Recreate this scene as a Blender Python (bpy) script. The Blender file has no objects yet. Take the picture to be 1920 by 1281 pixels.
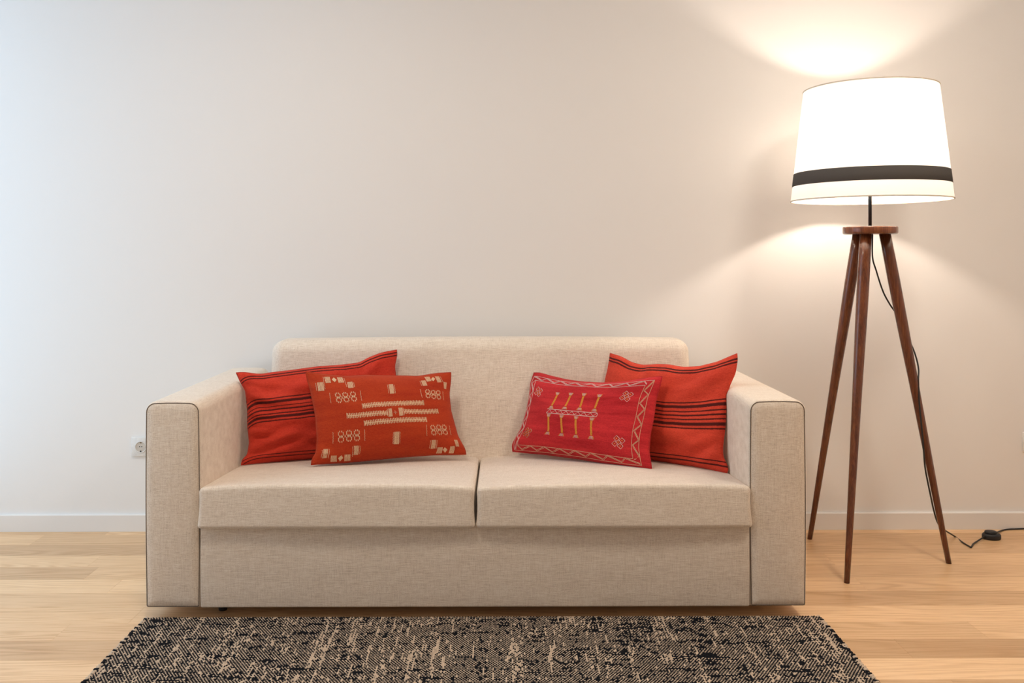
import bpy, bmesh, math, random
import numpy as np
from mathutils import Vector, noise

sc = bpy.context.scene
col = sc.collection
random.seed(7)

# ------------------------------------------------------------------ camera, world, light, exposure
cam_d = bpy.data.cameras.new('camera')
cam = bpy.data.objects.new('camera', cam_d)
col.objects.link(cam)
cam.location = (0, 0, 1.13)
cam.rotation_euler = (math.radians(90), 0.0026, 0)
cam_d.sensor_width = 36
cam_d.lens = 1650 / 1920 * 36
cam_d.shift_x = (960 - 935) / 1920
cam_d.shift_y = -(640.5 - 480) / 1920
cam_d.clip_start = 0.02
sc.camera = cam

world = bpy.data.worlds.new('world')
sc.world = world
world.use_nodes = True
world.node_tree.nodes['Background'].inputs[0].default_value = (0.75, 0.86, 1.0, 1)
world.node_tree.nodes['Background'].inputs[1].default_value = 0.05

vs = sc.view_settings
vs.view_transform = 'Standard'
vs.look = 'None'
vs.gamma = 1
vs.use_curve_mapping = False
vs.exposure = -0.04
sc.cycles.use_denoising = True
sc.cycles.max_bounces = 8
sc.cycles.diffuse_bounces = 5
sc.cycles.sample_clamp_indirect = 6

ROOM = dict(x0=-2.35, x1=3.0, y0=-1.7, y1=3.63, z1=2.66)
WINDOW = dict(y0=1.62, y1=3.605, z0=0.05, z1=2.48)

day_d = bpy.data.lights.new('daylight', 'AREA')
day_d.shape = 'RECTANGLE'
day_d.size = WINDOW['z1'] - WINDOW['z0']
day_d.size_y = WINDOW['y1'] - WINDOW['y0']
day_d.energy = 34.5
day_d.color = (0.61, 0.81, 1.0)
day = bpy.data.objects.new('daylight', day_d)
col.objects.link(day)
day.location = (ROOM['x0'] - 0.045, (WINDOW['y0'] + WINDOW['y1']) / 2, (WINDOW['z0'] + WINDOW['z1']) / 2)
day.rotation_euler = (0, math.radians(-90), 0)

CEILING_GLOW = 50.0        # two unseen ceiling lights, added to light the sofa and wall
CEILING_TINT = (1.0, 0.89, 0.755)
BULB_GLOW = 410.0         # the floor lamp's bulb
BULB_TINT = (1.0, 0.84, 0.70)


# ------------------------------------------------------------------ materials
def mat(name):
    m = bpy.data.materials.new(name)
    m.use_nodes = True
    nt = m.node_tree
    return m, nt, nt.nodes, nt.links, nt.nodes['Principled BSDF']


def N(nt, kind, **kw):
    n = nt.nodes.new(kind)
    for k, v in kw.items():
        if k.startswith('i_'):
            n.inputs[k[2:].replace('_', ' ')].default_value = v
        else:
            setattr(n, k, v)
    return n


def math_node(nt, op, a, b=None, c=None):
    n = nt.nodes.new('ShaderNodeMath')
    n.operation = op
    for i, s in enumerate((a, b, c)):
        if s is None:
            continue
        if isinstance(s, (int, float)):
            n.inputs[i].default_value = s
        else:
            nt.links.new(s, n.inputs[i])
    return n.outputs[0]


def ramp(nt, fac, stops, interp='LINEAR'):
    r = nt.nodes.new('ShaderNodeValToRGB')
    r.color_ramp.interpolation = interp
    els = r.color_ramp.elements
    while len(els) < len(stops):
        els.new(0.5)
    for e, (p, c) in zip(els, sorted(stops, key=lambda q: q[0])):
        e.position = p
        e.color = (*c, 1)
    nt.links.new(fac, r.inputs[0])
    return r.outputs[0]


def mapped(nt, vec, scale, loc=(0, 0, 0)):
    m = nt.nodes.new('ShaderNodeMapping')
    m.inputs['Scale'].default_value = scale
    m.inputs['Location'].default_value = loc
    nt.links.new(vec, m.inputs[0])
    return m.outputs[0]


def noise_tex(nt, vec, scale=1.0, detail=2.0, rough=0.5, dist=0.0):
    n = nt.nodes.new('ShaderNodeTexNoise')
    n.inputs['Scale'].default_value = scale
    n.inputs['Detail'].default_value = detail
    n.inputs['Roughness'].default_value = rough
    n.inputs['Distortion'].default_value = dist
    nt.links.new(vec, n.inputs['Vector'])
    return n.outputs[0]


def bump(nt, height, bsdf, strength=0.2, dist=0.001):
    b = nt.nodes.new('ShaderNodeBump')
    b.inputs['Strength'].default_value = strength
    b.inputs['Distance'].default_value = dist
    nt.links.new(height, b.inputs['Height'])
    nt.links.new(b.outputs[0], bsdf.inputs['Normal'])


def mix_col(nt, fac, a, b, mode='MIX'):
    n = nt.nodes.new('ShaderNodeMix')
    n.data_type = 'RGBA'
    n.blend_type = mode
    for s, i in ((fac, 0), (a, 6), (b, 7)):
        if isinstance(s, (int, float)):
            n.inputs[i].default_value = s
        elif isinstance(s, tuple):
            n.inputs[i].default_value = (*s, 1)
        else:
            nt.links.new(s, n.inputs[i])
    return n.outputs[2]


def plain(name, c, rough=0.5, spec=0.5, metal=0.0):
    m, nt, nd, lk, b = mat(name)
    tc = N(nt, 'ShaderNodeTexCoord')
    n = noise_tex(nt, tc.outputs['Object'], 60, 2)
    lk.new(ramp(nt, n, [(0.3, tuple(x * 0.93 for x in c)), (0.7, tuple(min(1, x * 1.05) for x in c))]), b.inputs['Base Color'])
    b.inputs['Roughness'].default_value = rough
    b.inputs['Specular IOR Level'].default_value = spec
    b.inputs['Metallic'].default_value = metal
    return m


def paint(name, c, rough=0.75, strength=0.06):
    m, nt, nd, lk, b = mat(name)
    tc = N(nt, 'ShaderNodeTexCoord')
    n = noise_tex(nt, tc.outputs['Object'], 240, 3)
    b.inputs['Base Color'].default_value = (*c, 1)
    b.inputs['Roughness'].default_value = rough
    b.inputs['Specular IOR Level'].default_value = 0.25
    bump(nt, n, b, strength, 0.0006)
    return m


def upholstery(name, dark, mid, light, thread=760.0):
    """melange linen weave: weft and warp threads of uneven tone"""
    m, nt, nd, lk, b = mat(name)
    tc = N(nt, 'ShaderNodeTexCoord')
    o = tc.outputs['Object']
    weft = noise_tex(nt, mapped(nt, o, (34, 640, 640)), 1, 2, 0.6)
    warp = noise_tex(nt, mapped(nt, o, (640, 34, 34)), 1, 2, 0.6)
    cloud = noise_tex(nt, mapped(nt, o, (6, 22, 22)), 1, 3, 0.6)
    fleck = noise_tex(nt, mapped(nt, o, (520, 520, 520)), 1, 1, 0.5)
    s = math_node(nt, 'ADD', math_node(nt, 'MULTIPLY', weft, 0.40), math_node(nt, 'MULTIPLY', warp, 0.26))
    s = math_node(nt, 'ADD', s, math_node(nt, 'MULTIPLY', fleck, 0.26))
    s = math_node(nt, 'ADD', s, math_node(nt, 'MULTIPLY', cloud, 0.08))
    c = ramp(nt, s, [(0.36, dark), (0.5, mid), (0.64, light)])
    lk.new(c, b.inputs['Base Color'])
    b.inputs['Roughness'].default_value = 0.95
    b.inputs['Specular IOR Level'].default_value = 0.12
    b.inputs['Sheen Weight'].default_value = 0.5
    b.inputs['Sheen Roughness'].default_value = 0.45
    b.inputs['Sheen Tint'].default_value = (1.0, 0.95, 0.88, 1)
    bump(nt, s, b, 0.45, 0.0012)
    return m


def pillow_cloth(name, c_lo, c_hi, stripes=None, c_stripe=(0.05, 0.012, 0.012), band=0.0, weave=1.0):
    m, nt, nd, lk, b = mat(name)
    tc = N(nt, 'ShaderNodeTexCoord')
    uv = tc.outputs['UV']
    o = tc.outputs['Object']
    fine = noise_tex(nt, mapped(nt, uv, (40, 330, 1)), 1, 2, 0.6)
    grain = noise_tex(nt, mapped(nt, o, (520, 520, 520)), 1, 2, 0.6)
    tone = noise_tex(nt, mapped(nt, uv, (2.0, 9.0, 1)), 1, 3, 0.6)
    f = math_node(nt, 'ADD', math_node(nt, 'MULTIPLY', fine, 0.35), math_node(nt, 'MULTIPLY', grain, 0.35))
    f = math_node(nt, 'ADD', f, math_node(nt, 'MULTIPLY', tone, 0.3 + band))
    c = ramp(nt, f, [(0.36 + band / 2, c_lo), (0.64 + band / 2, c_hi)])
    if stripes:
        sep = N(nt, 'ShaderNodeSeparateXYZ')
        lk.new(uv, sep.inputs[0])
        wob = noise_tex(nt, mapped(nt, uv, (260, 60, 1)), 1, 2, 0.6)
        wob2 = noise_tex(nt, mapped(nt, uv, (7, 3, 1)), 1, 2, 0.5)
        v = math_node(nt, 'ADD', sep.outputs[1], math_node(nt, 'MULTIPLY', math_node(nt, 'SUBTRACT', wob, 0.5), 0.010))
        v = math_node(nt, 'ADD', v, math_node(nt, 'MULTIPLY', math_node(nt, 'SUBTRACT', wob2, 0.5), 0.012))
        st = [(0.0, (0, 0, 0))]
        for p, w in stripes:
            st += [(p - w / 2, (1, 1, 1)), (p + w / 2, (0, 0, 0))]
        mask = ramp(nt, v, st, 'CONSTANT')
        sc_ = math_node(nt, 'MULTIPLY', mask, 0.93)
        c = mix_col(nt, sc_, c, c_stripe)
    lk.new(c, b.inputs['Base Color'])
    b.inputs['Roughness'].default_value = 0.95
    b.inputs['Specular IOR Level'].default_value = 0.1
    b.inputs['Sheen Weight'].default_value = 0.12
    b.inputs['Sheen Tint'].default_value = (1, 0.6, 0.5, 1)
    bump(nt, f, b, 0.5 * weave, 0.0016)
    return m


def thread(name, lo, hi):
    m, nt, nd, lk, b = mat(name)
    tc = N(nt, 'ShaderNodeTexCoord')
    n = noise_tex(nt, tc.outputs['Object'], 600, 2)
    lk.new(ramp(nt, n, [(0.35, lo), (0.6, hi)]), b.inputs['Base Color'])
    b.inputs['Roughness'].default_value = 0.8
    b.inputs['Specular IOR Level'].default_value = 0.2
    return m


def oak(name):
    m, nt, nd, lk, b = mat(name)
    tc = N(nt, 'ShaderNodeTexCoord')
    info = N(nt, 'ShaderNodeObjectInfo')
    at = N(nt, 'ShaderNodeAttribute', attribute_type='OBJECT', attribute_name='tint')
    comb = N(nt, 'ShaderNodeCombineXYZ')
    lk.new(math_node(nt, 'MULTIPLY', info.outputs['Random'], 37.0), comb.inputs[0])
    lk.new(math_node(nt, 'MULTIPLY', info.outputs['Random'], 91.0), comb.inputs[1])
    vm = N(nt, 'ShaderNodeVectorMath', operation='ADD')
    lk.new(tc.outputs['Object'], vm.inputs[0])
    lk.new(comb.outputs[0], vm.inputs[1])
    p = vm.outputs[0]
    big = noise_tex(nt, mapped(nt, p, (0.55, 8.5, 1)), 1, 2, 0.45, 0.5)
    rings = math_node(nt, 'ABSOLUTE', math_node(nt, 'SINE', math_node(nt, 'MULTIPLY', big, 64.0)))
    rings = math_node(nt, 'POWER', rings, 2.2)
    fade = noise_tex(nt, mapped(nt, p, (1.3, 9, 1)), 1, 2, 0.5)
    fibre = noise_tex(nt, mapped(nt, p, (9, 340, 1)), 1, 3, 0.6)
    fleck = noise_tex(nt, mapped(nt, p, (26, 240, 1)), 1, 2, 0.7)
    g = math_node(nt, 'MULTIPLY', rings, math_node(nt, 'MULTIPLY', fade, 0.40))
    g = math_node(nt, 'ADD', g, math_node(nt, 'MULTIPLY', fibre, 0.72))
    c = ramp(nt, g, [(0.28, (0.86, 0.59, 0.345)), (0.50, (0.77, 0.50, 0.265)), (0.76, (0.58, 0.33, 0.15))])
    pores = ramp(nt, fleck, [(0.66, (0, 0, 0)), (0.76, (1, 1, 1))])
    c = mix_col(nt, math_node(nt, 'MULTIPLY', pores, 0.22), c, (0.33, 0.19, 0.09))
    tint = ramp(nt, at.outputs['Fac'], [(0.0, (0.74, 0.69, 0.65)), (0.5, (0.98, 0.97, 0.97)), (1.0, (1.16, 1.19, 1.24))])
    c = mix_col(nt, 1.0, c, tint, 'MULTIPLY')
    lk.new(c, b.inputs['Base Color'])
    lk.new(math_node(nt, 'ADD', math_node(nt, 'MULTIPLY', fibre, 0.15), 0.27), b.inputs['Roughness'])
    b.inputs['Specular IOR Level'].default_value = 0.5
    bump(nt, fibre, b, 0.10, 0.0004)
    return m


def walnut(name):
    m, nt, nd, lk, b = mat(name)
    tc = N(nt, 'ShaderNodeTexCoord')
    n = noise_tex(nt, mapped(nt, tc.outputs['Object'], (70, 70, 5)), 1, 4, 0.65, 0.4)
    f = noise_tex(nt, mapped(nt, tc.outputs['Object'], (300, 300, 14)), 1, 2, 0.6)
    s = math_node(nt, 'ADD', math_node(nt, 'MULTIPLY', n, 0.65), math_node(nt, 'MULTIPLY', f, 0.35))
    lk.new(ramp(nt, s, [(0.32, (0.060, 0.014, 0.005)), (0.52, (0.135, 0.036, 0.011)), (0.70, (0.22, 0.070, 0.022))]), b.inputs['Base Color'])
    b.inputs['Roughness'].default_value = 0.26
    b.inputs['Specular IOR Level'].default_value = 0.5
    b.inputs['Coat Weight'].default_value = 0.35
    b.inputs['Coat Roughness'].default_value = 0.12
    return m


def shade_cloth(name, c, trans, through):
    """thin woven shade cloth: part reflects, part lets light through"""
    m, nt, nd, lk, b = mat(name)
    nd.remove(b)
    out = nd['Material Output']
    tc = N(nt, 'ShaderNodeTexCoord')
    n = noise_tex(nt, mapped(nt, tc.outputs['Object'], (900, 900, 350)), 1, 2, 0.6)
    cc = ramp(nt, n, [(0.3, tuple(x * 0.95 for x in c)), (0.7, c)])
    d = N(nt, 'ShaderNodeBsdfDiffuse')
    t = N(nt, 'ShaderNodeBsdfTranslucent')
    lk.new(cc, d.inputs[0])
    t.inputs[0].default_value = (*trans, 1)
    mx = N(nt, 'ShaderNodeMixShader')
    mx.inputs[0].default_value = through
    lk.new(d.outputs[0], mx.inputs[1])
    lk.new(t.outputs[0], mx.inputs[2])
    lk.new(mx.outputs[0], out.inputs[0])
    return m


def glow(name, tint, strength):
    m, nt, nd, lk, b = mat(name)
    b.inputs['Base Color'].default_value = (0.8, 0.8, 0.8, 1)
    b.inputs['Emission Color'].default_value = (*tint, 1)
    b.inputs['Emission Strength'].default_value = strength
    return m


def rug_yarn(name):
    m, nt, nd, lk, b = mat(name)
    at = N(nt, 'ShaderNodeAttribute', attribute_name='yarn')
    tc = N(nt, 'ShaderNodeTexCoord')
    n = noise_tex(nt, tc.outputs['Object'], 500, 2)
    k = ramp(nt, n, [(0.3, (0.8, 0.8, 0.8)), (0.7, (1.1, 1.1, 1.1))])
    lk.new(mix_col(nt, 1.0, at.outputs['Color'], k, 'MULTIPLY'), b.inputs['Base Color'])
    b.inputs['Roughness'].default_value = 0.9
    b.inputs['Specular IOR Level'].default_value = 0.15
    return m


def window_glass(name):
    m, nt, nd, lk, b = mat(name)
    nd.remove(b)
    t = N(nt, 'ShaderNodeBsdfTransparent')
    g = N(nt, 'ShaderNodeBsdfGlossy')
    g.inputs['Roughness'].default_value = 0.02
    mx = N(nt, 'ShaderNodeMixShader')
    mx.inputs[0].default_value = 0.05
    lk.new(t.outputs[0], mx.inputs[1])
    lk.new(g.outputs[0], mx.inputs[2])
    lk.new(mx.outputs[0], nd['Material Output'].inputs[0])
    return m


M = dict(
    wall=paint('wall_paint', (0.875, 0.86, 0.845)),
    ceiling=paint('ceiling_paint', (0.90, 0.89, 0.875)),
    base=paint('baseboard_lacquer', (0.84, 0.82, 0.80), 0.4, 0.02),
    subfloor=plain('subfloor', (0.10, 0.065, 0.035), 0.9),
    oak=oak('oak_plank'),
    sofa=upholstery('greige_upholstery', (0.60, 0.495, 0.40), (0.82, 0.71, 0.595), (0.96, 0.88, 0.78)),
    seam=plain('seam_thread', (0.13, 0.10, 0.08), 0.9, 0.1),
    foot=plain('black_plastic', (0.012, 0.012, 0.014), 0.5),
    walnut=walnut('stained_walnut'),
    metal=plain('black_steel', (0.018, 0.022, 0.026), 0.35, 0.5, 0.6),
    cord=plain('black_cord', (0.010, 0.010, 0.011), 0.45),
    shade=shade_cloth('white_shade_cloth', (0.86, 0.83, 0.78), (0.90, 0.86, 0.80), 0.25),
    band=shade_cloth('charcoal_ribbon', (0.10, 0.093, 0.088), (0.08, 0.07, 0.065), 0.12),
    rim=plain('white_rim_tape', (0.72, 0.66, 0.58), 0.8, 0.2),
    wire=plain('white_wire', (0.70, 0.66, 0.60), 0.5),
    bulb=glow('lit_bulb', BULB_TINT, BULB_GLOW),
    ceil_glow=glow('added_light_diffuser', CEILING_TINT, CEILING_GLOW),
    socket=plain('white_socket_plastic', (0.80, 0.79, 0.77), 0.35),
    socket_dim=plain('cream_socket_well', (0.62, 0.57, 0.51), 0.4),
    hole=plain('dark_hole', (0.01, 0.009, 0.008), 0.8),
    brass=plain('earth_clip', (0.30, 0.22, 0.12), 0.35, 0.5, 0.8),
    frame=plain('white_window_frame', (0.78, 0.78, 0.77), 0.4),
    glass=window_glass('window_glass'),
    yarn=rug_yarn('rug_yarn'),
    cream=thread('cream_thread', (0.58, 0.37, 0.22), (0.85, 0.63, 0.42)),
    pink=thread('pale_pink_thread', (0.66, 0.46, 0.42), (0.90, 0.72, 0.68)),
    tan=thread('tan_thread', (0.55, 0.33, 0.20), (0.78, 0.52, 0.36)),
    gold=thread('gold_thread', (0.62, 0.25, 0.03), (0.88, 0.45, 0.09)),
)


# ------------------------------------------------------------------ helpers
def origin_of(parent):
    o = Vector((0, 0, 0))
    while parent is not None:
        o += parent.location
        parent = parent.parent
    return o


def tag(o, label=None, cat=None, group=None, kind=None):
    if label: o['label'] = label
    if cat: o['category'] = cat
    if group: o['group'] = group
    if kind: o['kind'] = kind
    return o


def thing(name, loc, label, cat, group=None):
    o = bpy.data.objects.new(name, None)
    o.empty_display_size = 0.05
    col.objects.link(o)
    o.location = loc
    return tag(o, label, cat, group)


def obj(name, geo, m, parent=None, smooth=True, loc=None):
    """one mesh object from (verts, faces) in world coordinates"""
    verts, faces = geo
    base = origin_of(parent)
    l = Vector(loc) if loc is not None else base
    me = bpy.data.meshes.new(name)
    v = np.asarray(verts, float) - np.array(l)
    me.from_pydata(v.tolist(), [], faces)
    me.validate()
    if smooth:
        me.polygons.foreach_set('use_smooth', [True] * len(me.polygons))
    me.materials.append(M[m])
    me.update()
    o = bpy.data.objects.new(name, me)
    col.objects.link(o)
    o.parent = parent
    o.location = l - base
    return o


def join(*geos):
    V, Fc = [], []
    for v, f in geos:
        k = len(V)
        V += [tuple(p) for p in v]
        Fc += [tuple(i + k for i in q) for q in f]
    return V, Fc


def box(x0, x1, y0, y1, z0, z1):
    v = [(x, y, z) for x in (x0, x1) for y in (y0, y1) for z in (z0, z1)]
    f = [(0, 1, 3, 2), (4, 6, 7, 5), (0, 4, 5, 1), (2, 3, 7, 6), (0, 2, 6, 4), (1, 5, 7, 3)]
    return v, f


def bevel_box(x0, x1, y0, y1, z0, z1, w, seg=2):
    bm = bmesh.new()
    v, f = box(x0, x1, y0, y1, z0, z1)
    vs_ = [bm.verts.new(p) for p in v]
    for q in f:
        bm.faces.new([vs_[i] for i in q])
    bmesh.ops.recalc_face_normals(bm, faces=bm.faces)
    bmesh.ops.bevel(bm, geom=list(bm.edges), offset=w, segments=seg, profile=0.5, affect='EDGES')
    bm.verts.index_update()
    out = [tuple(p.co) for p in bm.verts], [tuple(p.index for p in q.verts) for q in bm.faces]
    bm.free()
    return out


def soft_box(lo, hi, r, n=(12, 8, 8), k=5, deform=None):
    """rounded box with an even grid, deformed by a function of the point"""
    ax = []
    for i in range(3):
        a, b = lo[i], hi[i]
        e = [r[i] * (1 - math.tan(math.pi / 4 * (1 - j / k))) for j in range(k + 1)]
        inner = np.linspace(a + r[i], b - r[i], n[i] + 1)[1:-1]
        ax.append(np.array([a + q for q in e] + list(inner) + [b - q for q in reversed(e)]))
    index, V, Fc = {}, [], []
    L = [len(a) for a in ax]

    def vid(i, j, l):
        key = (i, j, l)
        if key not in index:
            p = np.array([ax[0][i], ax[1][j], ax[2][l]])
            c = np.array([min(max(p[t], lo[t] + r[t]), hi[t] - r[t]) for t in range(3)])
            d = (p - c) / np.array(r)
            ln = np.linalg.norm(d)
            if ln > 1e-9:
                p = c + d / ln * np.array(r)
            if deform:
                p = deform(p)
            index[key] = len(V)
            V.append(tuple(p))
        return index[key]
    for s in (0, 2):
        pass
    X, Y, Z = L[0] - 1, L[1] - 1, L[2] - 1
    for i in range(X):
        for j in range(Y):
            Fc.append((vid(i, j, 0), vid(i, j + 1, 0), vid(i + 1, j + 1, 0), vid(i + 1, j, 0)))
            Fc.append((vid(i, j, Z), vid(i + 1, j, Z), vid(i + 1, j + 1, Z), vid(i, j + 1, Z)))
    for i in range(X):
        for l in range(Z):
            Fc.append((vid(i, 0, l), vid(i + 1, 0, l), vid(i + 1, 0, l + 1), vid(i, 0, l + 1)))
            Fc.append((vid(i, Y, l), vid(i, Y, l + 1), vid(i + 1, Y, l + 1), vid(i + 1, Y, l)))
    for j in range(Y):
        for l in range(Z):
            Fc.append((vid(0, j, l), vid(0, j, l + 1), vid(0, j + 1, l + 1), vid(0, j + 1, l)))
            Fc.append((vid(X, j, l), vid(X, j + 1, l), vid(X, j + 1, l + 1), vid(X, j, l + 1)))
    return V, Fc


def lathe(c, prof, seg=48, caps=True):
    """profile [(radius, z)] turned about the vertical through c"""
    V, Fc = [], []
    for r, z in prof:
        for i in range(seg):
            a = 2 * math.pi * i / seg
            V.append((c[0] + r * math.cos(a), c[1] + r * math.sin(a), z))
    for k in range(len(prof) - 1):
        for i in range(seg):
            j = (i + 1) % seg
            Fc.append((k * seg + i, k * seg + j, (k + 1) * seg + j, (k + 1) * seg + i))
    if caps:
        Fc.append(tuple(reversed(range(seg))))
        Fc.append(tuple((len(prof) - 1) * seg + i for i in range(seg)))
    return V, Fc


def tube(pts, rad, seg=8, closed=False, caps=True):
    P = [Vector(p) for p in pts]
    n = len(P)
    rad = [rad] * n if isinstance(rad, (int, float)) else list(rad)
    V, Fc = [], []
    up = None
    for i in range(n):
        t = (P[(i + 1) % n] - P[i - 1]) if closed else (P[min(i + 1, n - 1)] - P[max(i - 1, 0)])
        t.normalize()
        if up is None:
            up = t.orthogonal().normalized()
        up = (up - t * up.dot(t)).normalized()
        b = t.cross(up)
        for k in range(seg):
            a = 2 * math.pi * k / seg
            V.append(tuple(P[i] + (up * math.cos(a) + b * math.sin(a)) * rad[i]))
    for i in range(n if closed else n - 1):
        i2 = (i + 1) % n
        for k in range(seg):
            k2 = (k + 1) % seg
            Fc.append((i * seg + k, i * seg + k2, i2 * seg + k2, i2 * seg + k))
    if caps and not closed:
        Fc.append(tuple(reversed(range(seg))))
        Fc.append(tuple((n - 1) * seg + k for k in range(seg)))
    return V, Fc


def spline(pts, per=8):
    P = [Vector(p) for p in pts]
    P = [P[0] * 2 - P[1]] + P + [P[-1] * 2 - P[-2]]
    out = []
    for i in range(1, len(P) - 2):
        for k in range(per):
            t = k / per
            a, b, c, d = P[i - 1], P[i], P[i + 1], P[i + 2]
            out.append(0.5 * ((2 * b) + (c - a) * t + (2 * a - 5 * b + 4 * c - d) * t * t + (3 * b - a - 3 * c + d) * t ** 3))
    out.append(P[-2])
    return out


# ------------------------------------------------------------------ the room
R_ = ROOM
floor = tag(obj('floor', box(R_['x0'], R_['x1'], R_['y0'], R_['y1'], -0.06, -0.012), 'subfloor', smooth=False), kind='structure')
PLANK_W, PLANK_0 = 0.1235, 2.588
row_joint = {5: -1.505, 3: -1.32, 1: -1.145, 0: -1.321}      # joints seen at the left, by row
row_joint_r = {5: 1.225, 0: 1.44}
row_tint = {-1: 0.12, -2: 0.95, 5: 0.55, 6: 0.25, 4: 0.35, 3: 0.8, 2: 0.5, 1: 0.7, 0: 0.6}
for k in range(-35, 10):
    ya, yb = PLANK_0 + (k) * PLANK_W, PLANK_0 + (k + 1) * PLANK_W
    ya, yb = max(ya, R_['y0']), min(yb, R_['y1'])
    if yb - ya < 0.005:
        continue
    cuts = [R_['x0']]
    x = row_joint.get(k, R_['x0'] + random.uniform(0.5, 1.7))
    first = True
    while x < R_['x1'] - 0.3:
        cuts.append(x)
        if first and k in row_joint_r:
            x = row_joint_r[k]
        else:
            x += random.uniform(1.25, 2.2)
        first = False
    cuts.append(R_['x1'])
    for a, b in zip(cuts[:-1], cuts[1:]):
        g = 0.00008
        p = obj('plank', bevel_box(a + g, b - g, ya + g, yb - g, -0.012, 0.0, 0.0003, 1), 'oak', floor, smooth=False, loc=((a + b) / 2, (ya + yb) / 2, 0))
        p['tint'] = min(1.0, max(0.0, row_tint.get(k, random.uniform(0.2, 0.85)) + random.uniform(-0.2, 0.2)))

tag(obj('ceiling', box(R_['x0'] - 0.1, R_['x1'] + 0.1, R_['y0'] - 0.1, R_['y1'] + 0.1, R_['z1'], R_['z1'] + 0.1), 'ceiling', smooth=False), kind='structure')
tag(obj('wall_back', box(R_['x0'] - 0.1, R_['x1'] + 0.1, R_['y1'], R_['y1'] + 0.12, -0.06, R_['z1']), 'wall', smooth=False), kind='structure')
tag(obj('wall_right', box(R_['x1'], R_['x1'] + 0.12, R_['y0'], R_['y1'], -0.06, R_['z1']), 'wall', smooth=False), kind='structure')
tag(obj('wall_front', box(R_['x0'] - 0.1, R_['x1'] + 0.1, R_['y0'] - 0.12, R_['y0'], -0.06, R_['z1']), 'wall', smooth=False), kind='structure')
wx0, wx1 = R_['x0'] - 0.10, R_['x0']
W_ = WINDOW
tag(obj('wall_left', join(
    box(wx0, wx1, R_['y0'], W_['y0'], -0.06, R_['z1']), box(wx0, wx1, W_['y1'], R_['y1'], -0.06, R_['z1']),
    box(wx0, wx1, W_['y0'], W_['y1'], -0.06, W_['z0']), box(wx0, wx1, W_['y0'], W_['y1'], W_['z1'], R_['z1'])), 'wall', smooth=False), kind='structure')
win = bpy.data.objects.new('window_1', None)
col.objects.link(win)
win.location = (wx1 - 0.02, (W_['y0'] + W_['y1']) / 2, W_['z0'])
tag(win, kind='structure')
fr = 0.025
xm = wx1 - 0.02
ym = (W_['y0'] + W_['y1']) / 2
obj('window_frame', join(
    box(xm - .02, xm + .02, W_['y0'], W_['y0'] + fr, W_['z0'], W_['z1']), box(xm - .02, xm + .02, W_['y1'] - fr, W_['y1'], W_['z0'], W_['z1']),
    box(xm - .02, xm + .02, ym - fr / 2, ym + fr / 2, W_['z0'] + fr, W_['z1'] - fr),
    box(xm - .02, xm + .02, W_['y0'] + fr, W_['y1'] - fr, W_['z0'], W_['z0'] + fr), box(xm - .02, xm + .02, W_['y0'] + fr, W_['y1'] - fr, W_['z1'] - fr, W_['z1'])), 'frame', win, smooth=False)
for a, b in ((W_['y0'] + fr, ym - fr / 2), (ym + fr / 2, W_['y1'] - fr)):
    obj('pane', box(xm - .004, xm + .004, a, b, W_['z0'] + fr, W_['z1'] - fr), 'glass', win, smooth=False)

bh, bt = 0.0695, 0.013
def skirting(a0, a1, axis, at_, sgn):
    prof = [(0, 0), (bt, 0), (bt, bh - 0.003), (bt - 0.003, bh), (0, bh)]
    V = []
    for a in (a0, a1):
        for d, z in prof:
            q = at_ + sgn * d
            V.append((a, q, z + 0.0002) if axis == 'x' else (q, a, z + 0.0002))
    n = len(prof)
    return V, [(i, (i + 1) % n, n + (i + 1) % n, n + i) for i in range(n)] + [tuple(range(n)), tuple(reversed(range(n, 2 * n)))]
tag(obj('baseboard_back', skirting(R_['x0'], R_['x1'], 'x', R_['y1'], -1), 'base', smooth=False), kind='structure')
tag(obj('baseboard_right', skirting(R_['y0'], R_['y1'] - bt, 'y', R_['x1'], -1), 'base', smooth=False), kind='structure')
tag(obj('baseboard_left', skirting(W_['y1'], R_['y1'] - bt, 'y', R_['x0'], 1), 'base', smooth=False), kind='structure')

# ------------------------------------------------------------------ the sofa
SF = 2.73                       # front plane of the arms
SB = 3.575                      # rear
sofa = thing('sofa', (-0.075, (SF + SB) / 2, 0), 'large greige linen two-seat sofa with boxy arms against the wall', 'sofa')


def ease(t):
    t = min(1, max(0, t))
    return t * t * (3 - 2 * t)


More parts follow.
